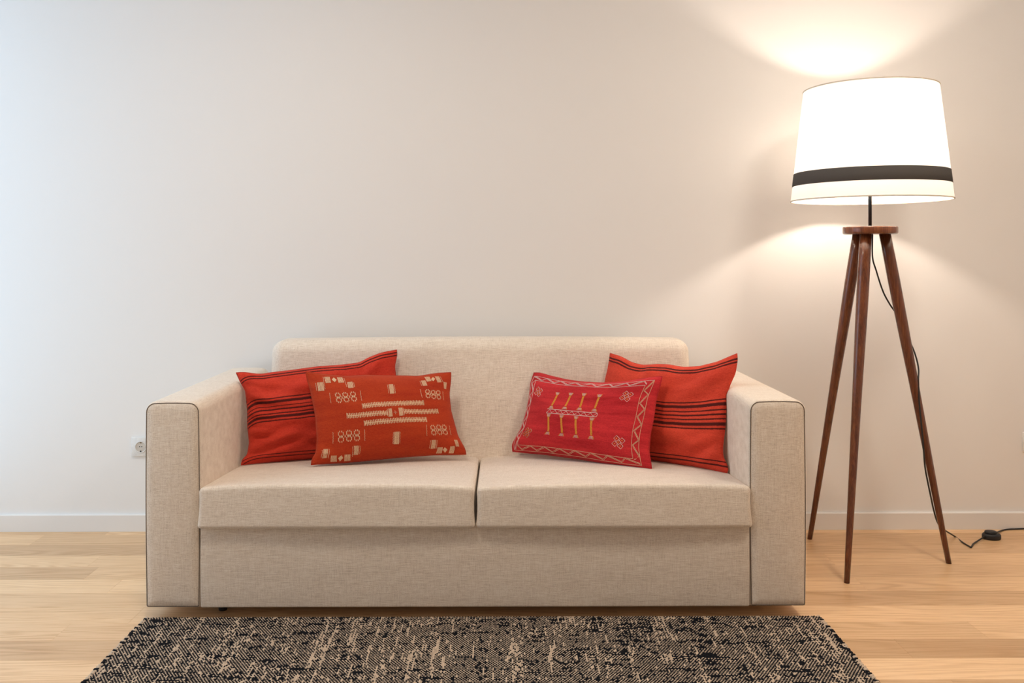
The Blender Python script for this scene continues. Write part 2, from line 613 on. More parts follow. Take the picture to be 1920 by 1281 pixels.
def arm(x0, x1):
    z0, z1 = 0.038, 0.677
    cx_ = (x0 + x1) / 2

    rr = 0.030

    def f(p):
        x, y, z = p
        # the lower corners of the panel are nearly square
        if z < z0 + rr and (x < x0 + rr or x > x1 - rr):
            qx = x0 + rr if x < cx_ else x1 - rr
            dx, dz = x - qx, z - (z0 + rr)
            ln = math.hypot(dx, dz)
            if ln > 1e-6:
                k = 1 + 0.85 * (ln / max(abs(dx), abs(dz)) - 1)
                x, z = qx + dx * k, z0 + rr + dz * k
        mid = math.sin(math.pi * min(1, max(0, (z - z0) / (z1 - z0)))) * math.sin(math.pi * min(1, max(0, (x - x0) / (x1 - x0))))
        if y < SF + 0.1:
            y -= 0.006 * mid * (1 - (y - SF) / 0.1)
        if z > z1 - 0.1:
            z += 0.004 * math.sin(math.pi * (x - x0) / (x1 - x0)) * (z - z1 + 0.1) / 0.1
        x += (x - cx_) / (x1 - x0) * 0.006 * math.sin(math.pi * (z - z0) / (z1 - z0))
        return (x, y, z)
    a = obj('arm', soft_box((x0, SF, z0), (x1, SB, z1), (0.030, 0.014, 0.030), (6, 18, 14), 5, f), 'sofa', sofa)
    # seam round the front panel
    s = 0.0045
    rc = 0.026
    pts = []
    rb = 0.006
    for (qx, qz, a0, rq) in ((x1 - s - rc, z1 - s - rc, 0, rc), (x0 + s + rc, z1 - s - rc, 90, rc), (x0 + s + rb, z0 + s + rb, 180, rb), (x1 - s - rb, z0 + s + rb, 270, rb)):
        for i in range(7):
            t = math.radians(a0 + 15 * i)
            pts.append((qx + rq * math.cos(t), qz + rq * math.sin(t)))
    dense = []
    for (p, q) in zip(pts, pts[1:] + pts[:1]):
        m = max(1, int(math.dist(p, q) / 0.03))
        dense += [(p[0] + (q[0] - p[0]) * i / m, p[1] + (q[1] - p[1]) * i / m) for i in range(m)]
    P3 = []
    for (x, z) in dense:
        xx = x + (x - cx_) / (x1 - x0) * 0.006 * math.sin(math.pi * (z - z0) / (z1 - z0))
        P3.append((xx, SF + 0.0048, z + (0.003 * math.sin(math.pi * min(1, max(0, (x - x0) / (x1 - x0)))) if z > z1 - 0.02 else 0)))
    o = obj('seam', tube(P3, 0.0011, 6, closed=True), 'seam', a)
    o['label'] = 'dark stitched seam'
    return a


arm(-1.100, -0.930)
arm(0.778, 0.953)

bx0, bx1 = -0.9293, 0.7773
obj('base_panel', soft_box((bx0, SF + 0.004, 0.038), (bx1, SB - 0.02, 0.30), (0.004, 0.006, 0.006), (30, 6, 6), 3,
    lambda p: (p[0], p[1] - (0.003 * math.sin(math.pi * (p[2] - .038) / .262) if p[1] < SF + .05 else 0), p[2])), 'sofa', sofa)


def seat(x0, x1, seed):
    z0, z1, y0, y1 = 0.287, 0.412, 2.713, 3.36
    xm_ = (x0 + x1) / 2

    def f(p):
        x, y, z = p
        u = (x - x0) / (x1 - x0)
        v = (y - y0) / (y1 - y0)
        w = (z - z0) / (z1 - z0)
        uu = min(1, max(0, u)); vv = min(1, max(0, v)); ww = min(1, max(0, w))
        crown = 0.019 * (math.sin(math.pi * uu) ** 0.45) * (0.75 + 0.25 * math.sin(math.pi * vv))
        slope = 0.004 - 0.046 * vv
        z += ww * (crown + slope - 0.006 + 0.0 * u)
        # front face leans back a little towards the top, lips out at the bottom
        fr_ = max(0, 1 - (y - y0) / 0.12)
        y += fr_ * (0.012 * ww ** 1.2 - 0.004 * math.sin(math.pi * uu))
        # ends: lower lip spreads, upper part draws in
        e = (x - xm_) / (x1 - x0) * 2
        x += math.copysign(abs(e) ** 6, e) * (0.0035 * (1 - ww) ** 4 - 0.0025 * math.sin(math.pi * ww)) * (1 if fr_ > 0 else .5)
        q = noise.noise(Vector((x * 5 + seed, y * 5, z * 5)))
        y += 0.0025 * q * fr_
        z += 0.003 * noise.noise(Vector((x * 3.2, y * 3.2, seed))) * ww
        # slack creases beside the gap
        return (x, y, z)
    return obj('seat_cushion', soft_box((x0, y0, z0), (x1, y1, z1), (0.016, 0.013, 0.013), (34, 22, 8), 5, f), 'sofa', sofa)


seat(-0.933, -0.0765, 3.1)
seat(-0.0705, 0.7815, 9.7)


def backrest():
    x0, x1, z0, z1, y0, y1 = -0.897, 0.753, 0.30, 0.803, 3.395, 3.565

    def f(p):
        x, y, z = p
        h = (z - z0) / (z1 - z0)
        fwd = 1 - (y - y0) / (y1 - y0)
        y -= fwd * 0.088 * (1 - min(1, max(0, h))) ** 1.1
        e = (x - (x0 + x1) / 2) / (x1 - x0) * 2
        x -= e * 0.014 * max(0, h)
        z += 0.006 * (1 - e * e) * max(0, h) ** 2
        y -= fwd * 0.006 * math.sin(math.pi * min(1, max(0, h))) * (1 - e ** 4)
        y += fwd * 0.003 * noise.noise(Vector((x * 4, z * 5, 1.7)))
        return (x, y, z)
    return obj('backrest', soft_box((x0, y0, z0), (x1, y1, z1), (0.050, 0.055, 0.046), (36, 4, 16), 6, f), 'sofa', sofa)


backrest()
for x, yf in ((-0.885, 0.085), (0.66, 0.20)):
    for y in (SF + yf, SB - 0.08):
        obj('leg', lathe((x, y), [(0.0125, 0.0), (0.0135, 0.004), (0.0135, 0.041)], 20), 'foot', sofa)

# ------------------------------------------------------------------ the cushions
PD = {'rust': {'o': [-0.4087, 3.1625, 0.5572],
          'a': [0.95051, 0.31053, -0.01006],
          'b': [-0.09589, 0.32402, 0.94118],
          'n': [0.29553, -0.89363, 0.33776],
          'T': 0.086,
          'Tb': 0.055,
          'e': {'top': [(-0.2768, 0.1699), (-0.2452, 0.1638), (-0.1909, 0.1554), (-0.1341, 0.1483), (-0.0627, 0.1509), (-0.0161, 0.1473), (0.1002, 0.1412),
                        (0.1301, 0.139), (0.1607, 0.1431), (0.2058, 0.1484), (0.2565, 0.1489)],
                'bot': [(-0.2675, -0.157), (-0.2367, -0.1562), (-0.1469, -0.1575), (-0.0326, -0.1538), (0.0526, -0.1509), (0.1686, -0.1504), (0.2418, -0.154),
                        (0.2878, -0.1557)],
                'left': [(-0.2675, -0.157), (-0.2633, -0.1355), (-0.2501, -0.1182), (-0.2449, -0.07), (-0.2479, 0.0129), (-0.2621, 0.0975), (-0.2729, 0.1409),
                         (-0.2768, 0.1699)],
                'right': [(0.2878, -0.1557), (0.2856, -0.1356), (0.2748, -0.1138), (0.2618, -0.0841), (0.2442, 0.0066), (0.2432, 0.068), (0.2538, 0.1217),
                          (0.2565, 0.1489)]}},
 'crimson': {'o': [0.3181, 3.1712, 0.5508],
             'a': [0.8393, -0.54352, 0.01265],
             'b': [0.21279, 0.34982, 0.91233],
             'n': [-0.5003, -0.76303, 0.40926],
             'T': 0.08,
             'Tb': 0.045,
             'e': {'top': [(-0.2578, 0.1487), (-0.2323, 0.1503), (-0.1813, 0.1407), (-0.1107, 0.1306), (-0.0497, 0.1268), (0.035, 0.1279), (0.1157, 0.1376),
                           (0.1775, 0.151), (0.2391, 0.1647), (0.2619, 0.1661)],
                   'bot': [(-0.2799, -0.1581), (-0.2131, -0.1569), (-0.137, -0.1546), (0.0066, -0.1555), (0.1052, -0.159), (0.1993, -0.1602), (0.2736, -0.157)],
                   'left': [(-0.2799, -0.1581), (-0.2883, -0.1329), (-0.2802, -0.1079), (-0.2642, -0.0699), (-0.257, -0.0121), (-0.2561, 0.0438), (-0.2631, 0.1046),
                            (-0.2578, 0.1487)],
                   'right': [(0.2736, -0.157), (0.269, -0.1403), (0.2545, -0.0991), (0.2505, -0.0422), (0.2536, 0.0167), (0.2521, 0.0825), (0.2604, 0.1369),
                             (0.2619, 0.1661)]}},
 'stripe_l': {'o': [-0.6485, 3.2363, 0.5666],
              'a': [0.95433, 0.29875, 0.00328],
              'b': [-0.05244, 0.15668, 0.98626],
              'n': [0.29413, -0.94138, 0.16519],
              'T': 0.08,
              'Tb': 0.05,
              'e': {'top': [(-0.3045, 0.1483), (-0.2768, 0.149), (-0.2212, 0.1388), (-0.1836, 0.1432), (-0.1029, 0.1493), (-0.016, 0.1578), (0.0721, 0.16),
                            (0.1419, 0.166), (0.1725, 0.1827), (0.2236, 0.1998), (0.2832, 0.2086)],
                    'bot': [(-0.2899, -0.1783), (-0.2571, -0.1762), (-0.0482, -0.1747), (0.1413, -0.177), (0.3112, -0.1795)],
                    'left': [(-0.2899, -0.1783), (-0.2861, -0.1601), (-0.2677, -0.142), (-0.2609, -0.1014), (-0.2667, -0.0449), (-0.2662, 0.0116), (-0.2728, 0.083),
                             (-0.2892, 0.1123), (-0.3045, 0.1483)],
                    'right': [(0.3112, -0.1795), (0.2868, -0.1288), (0.278, -0.0395), (0.2749, 0.0401), (0.2757, 0.1161), (0.2727, 0.1464), (0.2834, 0.1863),
                              (0.2832, 0.2086)]}},
 'stripe_r': {'o': [0.6005, 3.155, 0.5826],
              'a': [0.74203, -0.66924, 0.03886],
              'b': [0.11386, 0.18295, 0.97651],
              'n': [-0.66063, -0.72017, 0.21195],
              'T': 0.07,
              'Tb': 0.045,
              'e': {'top': [(-0.2648, 0.1886), (-0.2124, 0.1776), (-0.1625, 0.157), (-0.1149, 0.1491), (-0.0469, 0.1558), (-0.0022, 0.1558), (0.0531, 0.1489),
                            (0.1167, 0.1542), (0.1878, 0.1734), (0.2271, 0.1912), (0.2601, 0.2052)],
                    'bot': [(-0.245, -0.2007), (-0.0431, -0.1916), (0.1021, -0.1887), (0.1844, -0.1925), (0.2502, -0.197)],
                    'left': [(-0.245, -0.2007), (-0.2645, -0.0885), (-0.2731, -0.0093), (-0.278, 0.0811), (-0.2687, 0.1324), (-0.2648, 0.1886)],
                    'right': [(0.2502, -0.197), (0.2548, -0.1798), (0.2329, -0.1471), (0.2288, -0.1165), (0.2336, -0.0447), (0.2326, 0.0407), (0.239, 0.091),
                              (0.2587, 0.1375), (0.2635, 0.1834), (0.2601, 0.2052)]}}}


def curve_at(pts, s):
    pts = np.asarray(pts, float)
    d = np.concatenate([[0], np.cumsum(np.linalg.norm(np.diff(pts, axis=0), axis=1))])
    d /= d[-1]
    # smoothed arc-length interpolation (three taps)
    def f(x):
        return np.stack([np.interp(x, d, pts[:, 0]), np.interp(x, d, pts[:, 1])], -1)
    w = 0.022 * np.clip(np.minimum(s, 1 - s) / 0.03, 0, 1)
    return (f(np.clip(s - w, 0, 1)) + 2 * f(s) + f(np.clip(s + w, 0, 1))) / 4


def pillow_surface(d, u, v, side=1, lift=0.0):
    """world point(s) on a pillow's front (side=1) or rear (side=-1) face at u, v in 0..1"""
    u = np.asarray(u, float); v = np.asarray(v, float)
    e = d['e']
    B, T, L, R = curve_at(e['bot'], u), curve_at(e['top'], u), curve_at(e['left'], v), curve_at(e['right'], v)
    U, V = u[..., None], v[..., None]
    c00, c10, c01, c11 = [np.array(p) for p in (e['bot'][0], e['bot'][-1], e['top'][0], e['top'][-1])]
    q = (1 - V) * B + V * T + (1 - U) * L + U * R - ((1 - U) * (1 - V) * c00 + U * (1 - V) * c10 + (1 - U) * V * c01 + U * V * c11)
    hu, hv = np.clip(4 * u * (1 - u), 0, 1), np.clip(4 * v * (1 - v), 0, 1)
    t = (hu ** 0.60) * (hv ** 0.60)
    w = np.zeros_like(u)
    for (amp, ku, kv, ph, cu, cv, su, sv) in d.get('w', []):
        g = np.exp(-((u - cu) / su) ** 2 - ((v - cv) / sv) ** 2)
        w = w + amp * g * np.sin(ku * (u - cu) + kv * (v - cv) + ph)
    h = (d['T'] if side > 0 else d['Tb']) * t + w * np.minimum(1, 3 * t) * (1 if side > 0 else 0.3) + lift
    o, a, b, n = [np.array(d[k]) for k in 'oabn']
    return o + q[..., :1] * a + q[..., 1:] * b + (side * h)[..., None] * n


SEAM = 0.0011


from mathutils.bvhtree import BVHTree
SOFA_TREES = []
for o_ in [q for q in bpy.data.objects if q.parent is sofa and q.name.split('.')[0] in ('arm', 'seat_cushion', 'backrest')]:
    b_ = origin_of(sofa)
    SOFA_TREES.append(BVHTree.FromPolygons([v.co + b_ for v in o_.data.vertices], [tuple(p.vertices) for p in o_.data.polygons]))


def keep_out(p, gap=0.0012):
    """a soft pillow gives way where the sofa is"""
    p = Vector(p)
    for t in SOFA_TREES:
        co, no, i, dist = t.find_nearest(p)
        if dist < 0.05:
            h = (p - co).dot(no)
            if h < gap:
                p = p + no * (gap - h)
    return p


def make_pillow(key, name, material, label, nu=60, nv=44):
    d = PD[key]
    w = thing(name, tuple(pillow_surface(d, np.array(0.5), np.array(0.0))), label, 'cushion')
    s = np.linspace(0, 1, nu + 1)
    t = np.linspace(0, 1, nv + 1)
    s = 0.5 - 0.5 * np.cos(np.pi * (0.12 + 0.76 * s)) / math.cos(0.12 * math.pi)
    t = 0.5 - 0.5 * np.cos(np.pi * (0.12 + 0.76 * t)) / math.cos(0.12 * math.pi)
    U, V = np.meshgrid(s, t, indexing='ij')
    U, V = np.clip(U, 0, 1), np.clip(V, 0, 1)
    verts, faces, uvs = [], [], []
    ids = {}
    for side in (1, -1):
        P = pillow_surface(d, U, V, side)
        for i in range(nu + 1):
            for j in range(nv + 1):
                edge = i in (0, nu) or j in (0, nv)
                if side == -1 and edge:
                    ids[(side, i, j)] = ids[(1, i, j)]
                    continue
                ids[(side, i, j)] = len(verts)
                verts.append(keep_out(P[i, j], 0.0022 if edge else 0.0012))
                uvs.append((U[i, j], V[i, j] + (0.08 * math.exp(-U[i, j] / 0.05) if key == 'stripe_l' else 0.0)))
        for i in range(nu):
            for j in range(nv):
                q = [ids[(side, i, j)], ids[(side, i + 1, j)], ids[(side, i + 1, j + 1)], ids[(side, i, j + 1)]]
                faces.append(tuple(q if side == 1 else q[::-1]))
    o = obj('cover', (verts, faces), material, w)
    ul = o.data.uv_layers.new(name='UVMap')
    for lp in o.data.loops:
        ul.data[lp.index].uv = uvs[lp.vertex_index]
    rim = [(u, 0) for u in s] + [(1, v) for v in t[1:]] + [(u, 1) for u in s[::-1][1:]] + [(0, v) for v in t[::-1][1:-1]]
    ru, rv = np.array([p[0] for p in rim]), np.array([p[1] for p in rim])
    se = obj('seam', tube([keep_out(q, 0.0022) for q in pillow_surface(d, np.clip(ru, 0, 1), np.clip(rv, 0, 1))], SEAM, 6, closed=True), material, w)
    ul = se.data.uv_layers.new(name='UVMap')
    for lp in se.data.loops:
        r = rim[(lp.vertex_index // 6) % len(rim)]
        ul.data[lp.index].uv = r
    return w


def ribbon(d, pts, width, high=0.0016):
    """stitched thread lying on a pillow's front face along points in u, v"""
    P = []
    for (a, b) in zip(pts[:-1], pts[1:]):
        m = max(1, int(math.dist(a, b) / 0.03))
        P += [(a[0] + (b[0] - a[0]) * i / m, a[1] + (b[1] - a[1]) * i / m) for i in range(m)]
    P.append(pts[-1])
    u, v = np.array([p[0] for p in P]), np.array([p[1] for p in P])
    top = pillow_surface(d, u, v, 1, high)
    low = pillow_surface(d, u, v, 1, 0.0003)
    n = np.array(d['n'])
    tg = np.gradient(top, axis=0)
    sd = np.cross(tg, n)
    sd /= np.maximum(1e-9, np.linalg.norm(sd, axis=1))[:, None]
    k = len(P)
    V = list(low - sd * width / 2) + list(top) + list(low + sd * width / 2)
    Fc = []
    for i in range(k - 1):
        Fc += [(i, i + 1, k + i + 1, k + i), (k + i, k + i + 1, 2 * k + i + 1, 2 * k + i)]
    return V, Fc


def patch(d, q, n=3, high=0.0014):
    """a satin-stitched quad given by four corners in u, v, raised off the cloth"""
    q = [np.array(p) for p in q]
    V, Fc = [], []
    for ring in (0, 1):
        for i in range(n + 1):
            for j in range(n + 1):
                s, t = i / n, j / n
                p = (1 - s) * (1 - t) * q[3] + s * (1 - t) * q[2] + s * t * q[1] + (1 - s) * t * q[0]
                e = i in (0, n) or j in (0, n)
                V.append(pillow_surface(d, np.clip(p[0], 0.004, .996), np.clip(p[1], 0.004, .996), 1, 0.0 if (ring == 0) else high))
        if ring == 0:
            rim = [(i, 0) for i in range(n)] + [(n, j) for j in range(n)] + [(i, n) for i in range(n, 0, -1)] + [(0, j) for j in range(n, 0, -1)]
    m = (n + 1) ** 2
    I = lambda i, j: i * (n + 1) + j
    for i in range(n):
        for j in range(n):
            Fc.append((m + I(i, j), m + I(i + 1, j), m + I(i + 1, j + 1), m + I(i, j + 1)))
    for a, b in zip(rim, rim[1:] + rim[:1]):
        Fc.append((I(*a), I(*b), m + I(*b), m + I(*a)))
    return V, Fc


for k_ in PD.values():
    k_['w'] = []
PD['stripe_l']['w'] = [(0.012, 12, 30, 0.3, 0.10, 0.68, 0.20, 0.15), (0.011, -22, 40, 1.1, 0.14, 0.24, 0.20, 0.15), (0.007, 44, 10, 0.0, 0.55, 0.97, 0.35, 0.09), (0.006, 8, 70, 2.0, 0.05, 0.45, 0.10, 0.35),
                       (0.007, -16, 24, 0.6, 0.42, 0.80, 0.28, 0.13), (0.006, 10, 36, 2.2, 0.45, 0.28, 0.30, 0.18), (0.005, -30, 16, 0.4, 0.85, 0.86, 0.14, 0.12)]
PD['stripe_r']['w'] = [(0.008, 46, 8, 0.5, 0.35, 0.97, 0.25, 0.08), (0.011, 26, -36, 0.2, 0.90, 0.15, 0.15, 0.13), (0.006, 8, 28, 0.0, 0.6, 0.25, 0.35, 0.18), (0.008, -15, 15, 1.0, 0.82, 0.76, 0.22, 0.22)]
PD['rust']['w'] = [(0.0035, 9, 11, 0.4, 0.3, 0.9, 0.4, 0.25), (0.008, 30, 34, 0.6, 0.05, 0.09, 0.07, 0.10), (0.006, -30, 34, 0.6, 0.95, 0.10, 0.07, 0.10), (0.004, 26, -26, 0.6, 0.07, 0.9, 0.09, 0.10), (0.003, 10, 14, 1.4, 0.65, 0.35, 0.35, 0.3)]
PD['crimson']['w'] = [(0.0045, 9, 10, 2.4, 0.55, 0.9, 0.3, 0.2), (0.003, 6, 16, 0.4, 0.4, 0.4, 0.4, 0.4), (0.006, 28, 30, 0.5, 0.05, 0.10, 0.07, 0.10), (0.005, -26, -30, 0.5, 0.95, 0.08, 0.07, 0.10)]

ST_R = [(0.955, .014), (0.927, .014), (0.605, .010), (0.566, .026), (0.520, .011), (0.483, .013), (0.445, .012), (0.403, .027), (0.363, .012), (0.090, .014), (0.048, .014)]
ST_L = [(0.972, .013), (0.945, .013), (0.708, .010), (0.668, .026), (0.619, .011), (0.584, .013), (0.542, .012), (0.507, .027), (0.470, .012), (0.109, .014), (0.066, .014)]
M['stripe_l'] = pillow_cloth('red_striped_cloth_a', (0.42, 0.024, 0.014), (0.74, 0.072, 0.040), ST_L)
M['stripe_r'] = pillow_cloth('red_striped_cloth_b', (0.46, 0.032, 0.018), (0.84, 0.095, 0.052), ST_R)
M['rust'] = pillow_cloth('rust_wool', (0.32, 0.022, 0.010), (0.56, 0.070, 0.020), weave=1.4)
M['crimson'] = pillow_cloth('crimson_wool', (0.33, 0.011, 0.016), (0.70, 0.042, 0.048), band=0.25, weave=1.4)

make_pillow('stripe_l', 'throw_pillow', 'stripe_l', 'red cushion with black stripes leaning in the sofa corner nearer the socket')
make_pillow('stripe_r', 'throw_pillow', 'stripe_r', 'red cushion with black stripes leaning in the sofa corner nearer the floor lamp')
rust = make_pillow('rust', 'lumbar_pillow', 'rust', 'rust orange lumbar cushion with woven cream blocks and bars')
crim = make_pillow('crimson', 'lumbar_pillow', 'crimson', 'crimson lumbar cushion embroidered with a zigzag border and gold figures')

# --- woven motifs of the rust cushion
d = PD['rust']


def stitched_block(q):
    """a small block of five woven columns"""
    q = [np.array(p) for p in q]
    geos = []
    n = 5
    for i in range(n):
        a, b = i / n + 0.03, (i + 1) / n - 0.035
        lerp = lambda p, r, t: p + (r - p) * t
        geos.append(patch(d, [lerp(q[0], q[1], a), lerp(q[0], q[1], b), lerp(q[3], q[2], b), lerp(q[3], q[2], a)], 2, 0.0012))
    return join(*geos)


BLOCKS = [
    [(.057, .878), (.100, .887), (.090, .783), (.048, .777)], [(.1147, .955), (.1514, .962), (.1512, .885), (.1132, .876)],
    [(.1987, .960), (.2355, .965), (.238, .895), (.200, .8905)], [(.2564, .900), (.2925, .903), (.2907, .8255), (.2542, .8225)],
    [(.7679, .918), (.7996, .914), (.812, .8375), (.7759, .840)], [(.797, .966), (.8346, .958), (.8459, .893), (.8101, .892)],
    [(.8735, .952), (.9048, .947), (.924, .868), (.8902, .8676)], [(.9365, .874), (.9653, .867), (.962, .784), (.9437, .790)],
    [(.044, .159), (.074, .158), (.088, .055), (.060, .055)], [(.1085, .076), (.1457, .075), (.1563, .014), (.1167, .014)],
    [(.192, .0796), (.230, .078), (.2405, .014), (.201, .014)], [(.2367, .171), (.2682, .168), (.2804, .065), (.2507, .067)],
    [(.7681, .169), (.8002, .170), (.7847, .067), (.7528, .065)], [(.801, .078), (.8383, .080), (.8319, .014), (.793, .014)],
    [(.8914, .089), (.9259, .093), (.9131, .014), (.8782, .014)], [(.9398, .174), (.966, .172), (.960, .090), (.932, .0897)],
    [(.5297, .8487), (.5617, .8526), (.5609, .729), (.530, .726)], [(.5138, .282), (.5496, .2817), (.5373, .1433), (.5011, .147)],
    [(.4952, .546), (.5205, .548), (.5163, .4544), (.490, .450)], [(.5696, .554), (.601, .555), (.5943, .461), (.5646, .456)]]
for q in BLOCKS:
    obj('woven_block', stitched_block(q), 'cream', rust, smooth=False)
for (u, v) in ((.1766, .926), (.8581, .918), (.1746, .045), (.8528, .050)):
    du, dv = 0.0155, 0.030
    obj('woven_diamond', patch(d, [(u, v + dv), (u + du, v), (u, v - dv), (u - du, v)], 3, 0.0012), 'cream', rust, smooth=False)
obj('woven_cross', join(ribbon(d, [(.5407, .478), (.5407, .524)], .0012), ribbon(d, [(.528, .501), (.553, .501)], .0012)), 'cream', rust, smooth=False)


def bar(a, b, half, n):
    geos = []
    for i in range(n):
        t = i / (n - 1)
        u, v = a[0] + (b[0] - a[0]) * t, a[1] + (b[1] - a[1]) * t
        h = half * (1 if i % 2 else 0.86)
        geos.append(ribbon(d, [(u - .001, v + h), (u, v), (u + .001, v - h)], 0.0033, 0.0015))
    geos.append(ribbon(d, [a, b], 0.0030, 0.0013))
    return join(*geos)


for a, b, n in (((.328, .5925), (.760, .6190), 38), ((.212, .4957), (.482, .4951), 24), ((.606, .5102), (.864, .5119), 23), ((.322, .400), (.757, .415), 38)):
    obj('woven_bar', bar(a, b, 0.030, n), 'cream', rust, smooth=False)
LINES = [[(.12, .7575), (.1142, .639)], [(.3288, .779), (.3233, .654)], [(.7551, .794), (.7622, .683)], [(.9348, .752), (.933, .644)],
         [(.1022, .326), (.1018, .2075)], [(.311, .334), (.3092, .212)], [(.7532, .353), (.742, .218)], [(.9367, .347), (.9324, .232)],
         [(.047, .872), (.040, .780)], [(.108, .955), (.098, .80)], [(.244, .955), (.247, .835)], [(.299, .892), (.297, .83)],
         [(.760, .912), (.768, .842)], [(.913, .945), (.933, .872)], [(.037, .150), (.054, .060)], [(.080, .158), (.098, .050)],
         [(.228, .165), (.246, .050)], [(.276, .166), (.288, .070)], [(.760, .168), (.745, .070)], [(.808, .168), (.791, .062)],
         [(.521, .845), (.522, .73)], [(.568, .845), (.569, .73)], [(.508, .279), (.496, .15)], [(.555, .279), (.543, .15)],
         [(.321, .624), (.320, .560)], [(.767, .65), (.768, .59)], [(.204, .527), (.203, .463)], [(.870, .541), (.871, .482)], [(.314, .431), (.314, .369)], [(.764, .445), (.762, .385)],
         [(.488, .545), (.484, .452)], [(.607, .552), (.601, .462)]]
for q in LINES:
    m = 9
    geos = []
    for i in range(m):
        t0, t1 = (i + 0.08) / m, (i + 0.86) / m
        j = 0.0016 * (1 if i % 2 else -1)
        geos.append(ribbon(d, [(q[0][0] + (q[1][0] - q[0][0]) * t0 + j, q[0][1] + (q[1][1] - q[0][1]) * t0), (q[0][0] + (q[1][0] - q[0][0]) * t1 - j, q[0][1] + (q[1][1] - q[0][1]) * t1)], 0.0016, 0.0013))
    obj('stitch_line', join(*geos), 'cream', rust, smooth=False)


def lattice(u, v, w, h):
    """one column of the rosette motif: two rings of dashes, one above the other"""
    geos = []
    for s in (1, -1):
        c = v + s * h * 0.25
        for k in range(8):
            a = math.pi * 2 * (k + .5) / 8
            x, y = u + math.cos(a) * w * 0.46, c + math.sin(a) * h * 0.21
            geos.append(ribbon(d, [(x - .0005, y + h * .075), (x + .0005, y - h * .075)], 0.0028, 0.0014))
    for dx in (-.25, 0, .25):
        geos.append(ribbon(d, [(u + dx * w, v + h * .06), (u + dx * w, v - h * .06)], 0.0024, 0.0014))
    return join(*geos)


for cs, w, h in ((((.1717, .702), (.2224, .709), (.2755, .716)), .036, .118), (((.8095, .729), (.8532, .7154), (.895, .708)), .034, .112),
                 (((.153, .274), (.2065, .280), (.2585, .2795)), .037, .120), (((.7979, .286), (.8453, .290), (.8901, .291)), .036, .118)):
    for (u, v) in cs:
        obj('woven_rosette', lattice(u, v, w, h), 'cream', rust, smooth=False)
    for (p, q) in zip(cs[:-1], cs[1:]):
        u, v = (p[0] + q[0]) / 2, (p[1] + q[1]) / 2
        obj('woven_rosette', join(ribbon(d, [(u, v + .016), (u, v - .016)], .0022), ribbon(d, [(u - .004, v), (u + .004, v)], .002)), 'cream', rust, smooth=False)

# --- embroidery of the crimson cushion
d = PD['crimson']
OU0, OU1, OV0, OV1 = .022, .960, .020, .948
IU0, IU1, IV0, IV1 = .062, .912, .078, .888


def wave(a, b, n, amp):
    return [(a[0] + (b[0] - a[0]) * i / n, a[1] + (b[1] - a[1]) * i / n) for i in range(n + 1)]


def zig(o0, o1, i0, i1, n):
    """zigzag between an outer and an inner border line"""
    pts = []
    for k in range(n + 1):
        t = k / n
        a, b = (o0, o1) if k % 2 else (i0, i1)
        f = 0.12
        p = (a[0] + (b[0] - a[0]) * t, a[1] + (b[1] - a[1]) * t)
        r0, r1 = (i0, i1) if k % 2 else (o0, o1)
        r = (r0[0] + (r1[0] - r0[0]) * t, r0[1] + (r1[1] - r0[1]) * t)
        pts.append((p[0] + (r[0] - p[0]) * f, p[1] + (r[1] - p[1]) * f))
    return pts


oc = [(OU0, OV0), (OU1 - .018, OV0), (OU1, OV1), (OU0, OV1 - .005)]
ic = [(IU0, IV0), (IU1 - .012, IV0), (IU1, IV1), (IU0, IV1)]
for k in range(4):
    a, b, e, f = oc[k], oc[(k + 1) % 4], ic[k], ic[(k + 1) % 4]
    n = (15, 11, 15, 11)[k]
    m_ = 'tan' if k in (0, 1) else 'pink'
    obj('border_line', ribbon(d, wave(a, b, 30, 0), .0018), m_, crim, smooth=False)
    obj('border_line', ribbon(d, wave(e, f, 30, 0), .0018), m_, crim, smooth=False)
    z = zig(a, b, e, f, n)
    off = (0.0, 0.010) if k in (0, 2) else (0.006, 0.0)
    obj('border_zigzag', join(ribbon(d, z, .0020), ribbon(d, [(p[0] + off[0], p[1] + off[1]) for p in z], .0020)), m_, crim, smooth=False)


def flower(u, v, s):
    su, sv = s, s * 1.62
    out, dots = [], []
    for (a, b) in ((0, 0), (1.05, .55), (-1.05, -.55), (-.55, 1.05), (.55, -1.05)):
        cu, cv = u + a * su * .62, v + b * sv * .62
        r = .42 if (a or b) else .36
        q = [(cu + su * r * 1.25, cv + sv * r * .1), (cu + su * r * .1 * -1, cv + sv * r * 1.25), (cu - su * r * 1.25, cv - sv * r * .1), (cu + su * r * .1, cv - sv * r * 1.25)]
        out.append(ribbon(d, q + q[:1], .0018))
        dots.append(patch(d, [(cu, cv + sv * .12), (cu + su * .12, cv), (cu, cv - sv * .12), (cu - su * .12, cv)], 1, .0014))
    return join(*out), join(*dots)


for (u, v, s, mm) in ((.1202, .7455, .034, 'pink'), (.8197, .754, .036, 'pink'), (.1175, .234, .034, 'tan'), (.8201, .2334, .036, 'pink')):
    a, b = flower(u, v, s)
    f_ = obj('flower_motif', a, mm, crim, smooth=False)
    obj('flower_dot', b, 'gold', f_, smooth=False)

fa = [(.2538, .538), (.646, .543)]
fb = [(.2502, .486), (.6457, .4945)]
obj('ladder_motif', join(ribbon(d, fa, .0022), ribbon(d, fb, .0022), ribbon(d, zig(fa[0], fa[1], fb[0], fb[1], 17), .0020), ribbon(d, [fa[1], (.652, .519), fb[1]], .002)), 'pink', crim, smooth=False)


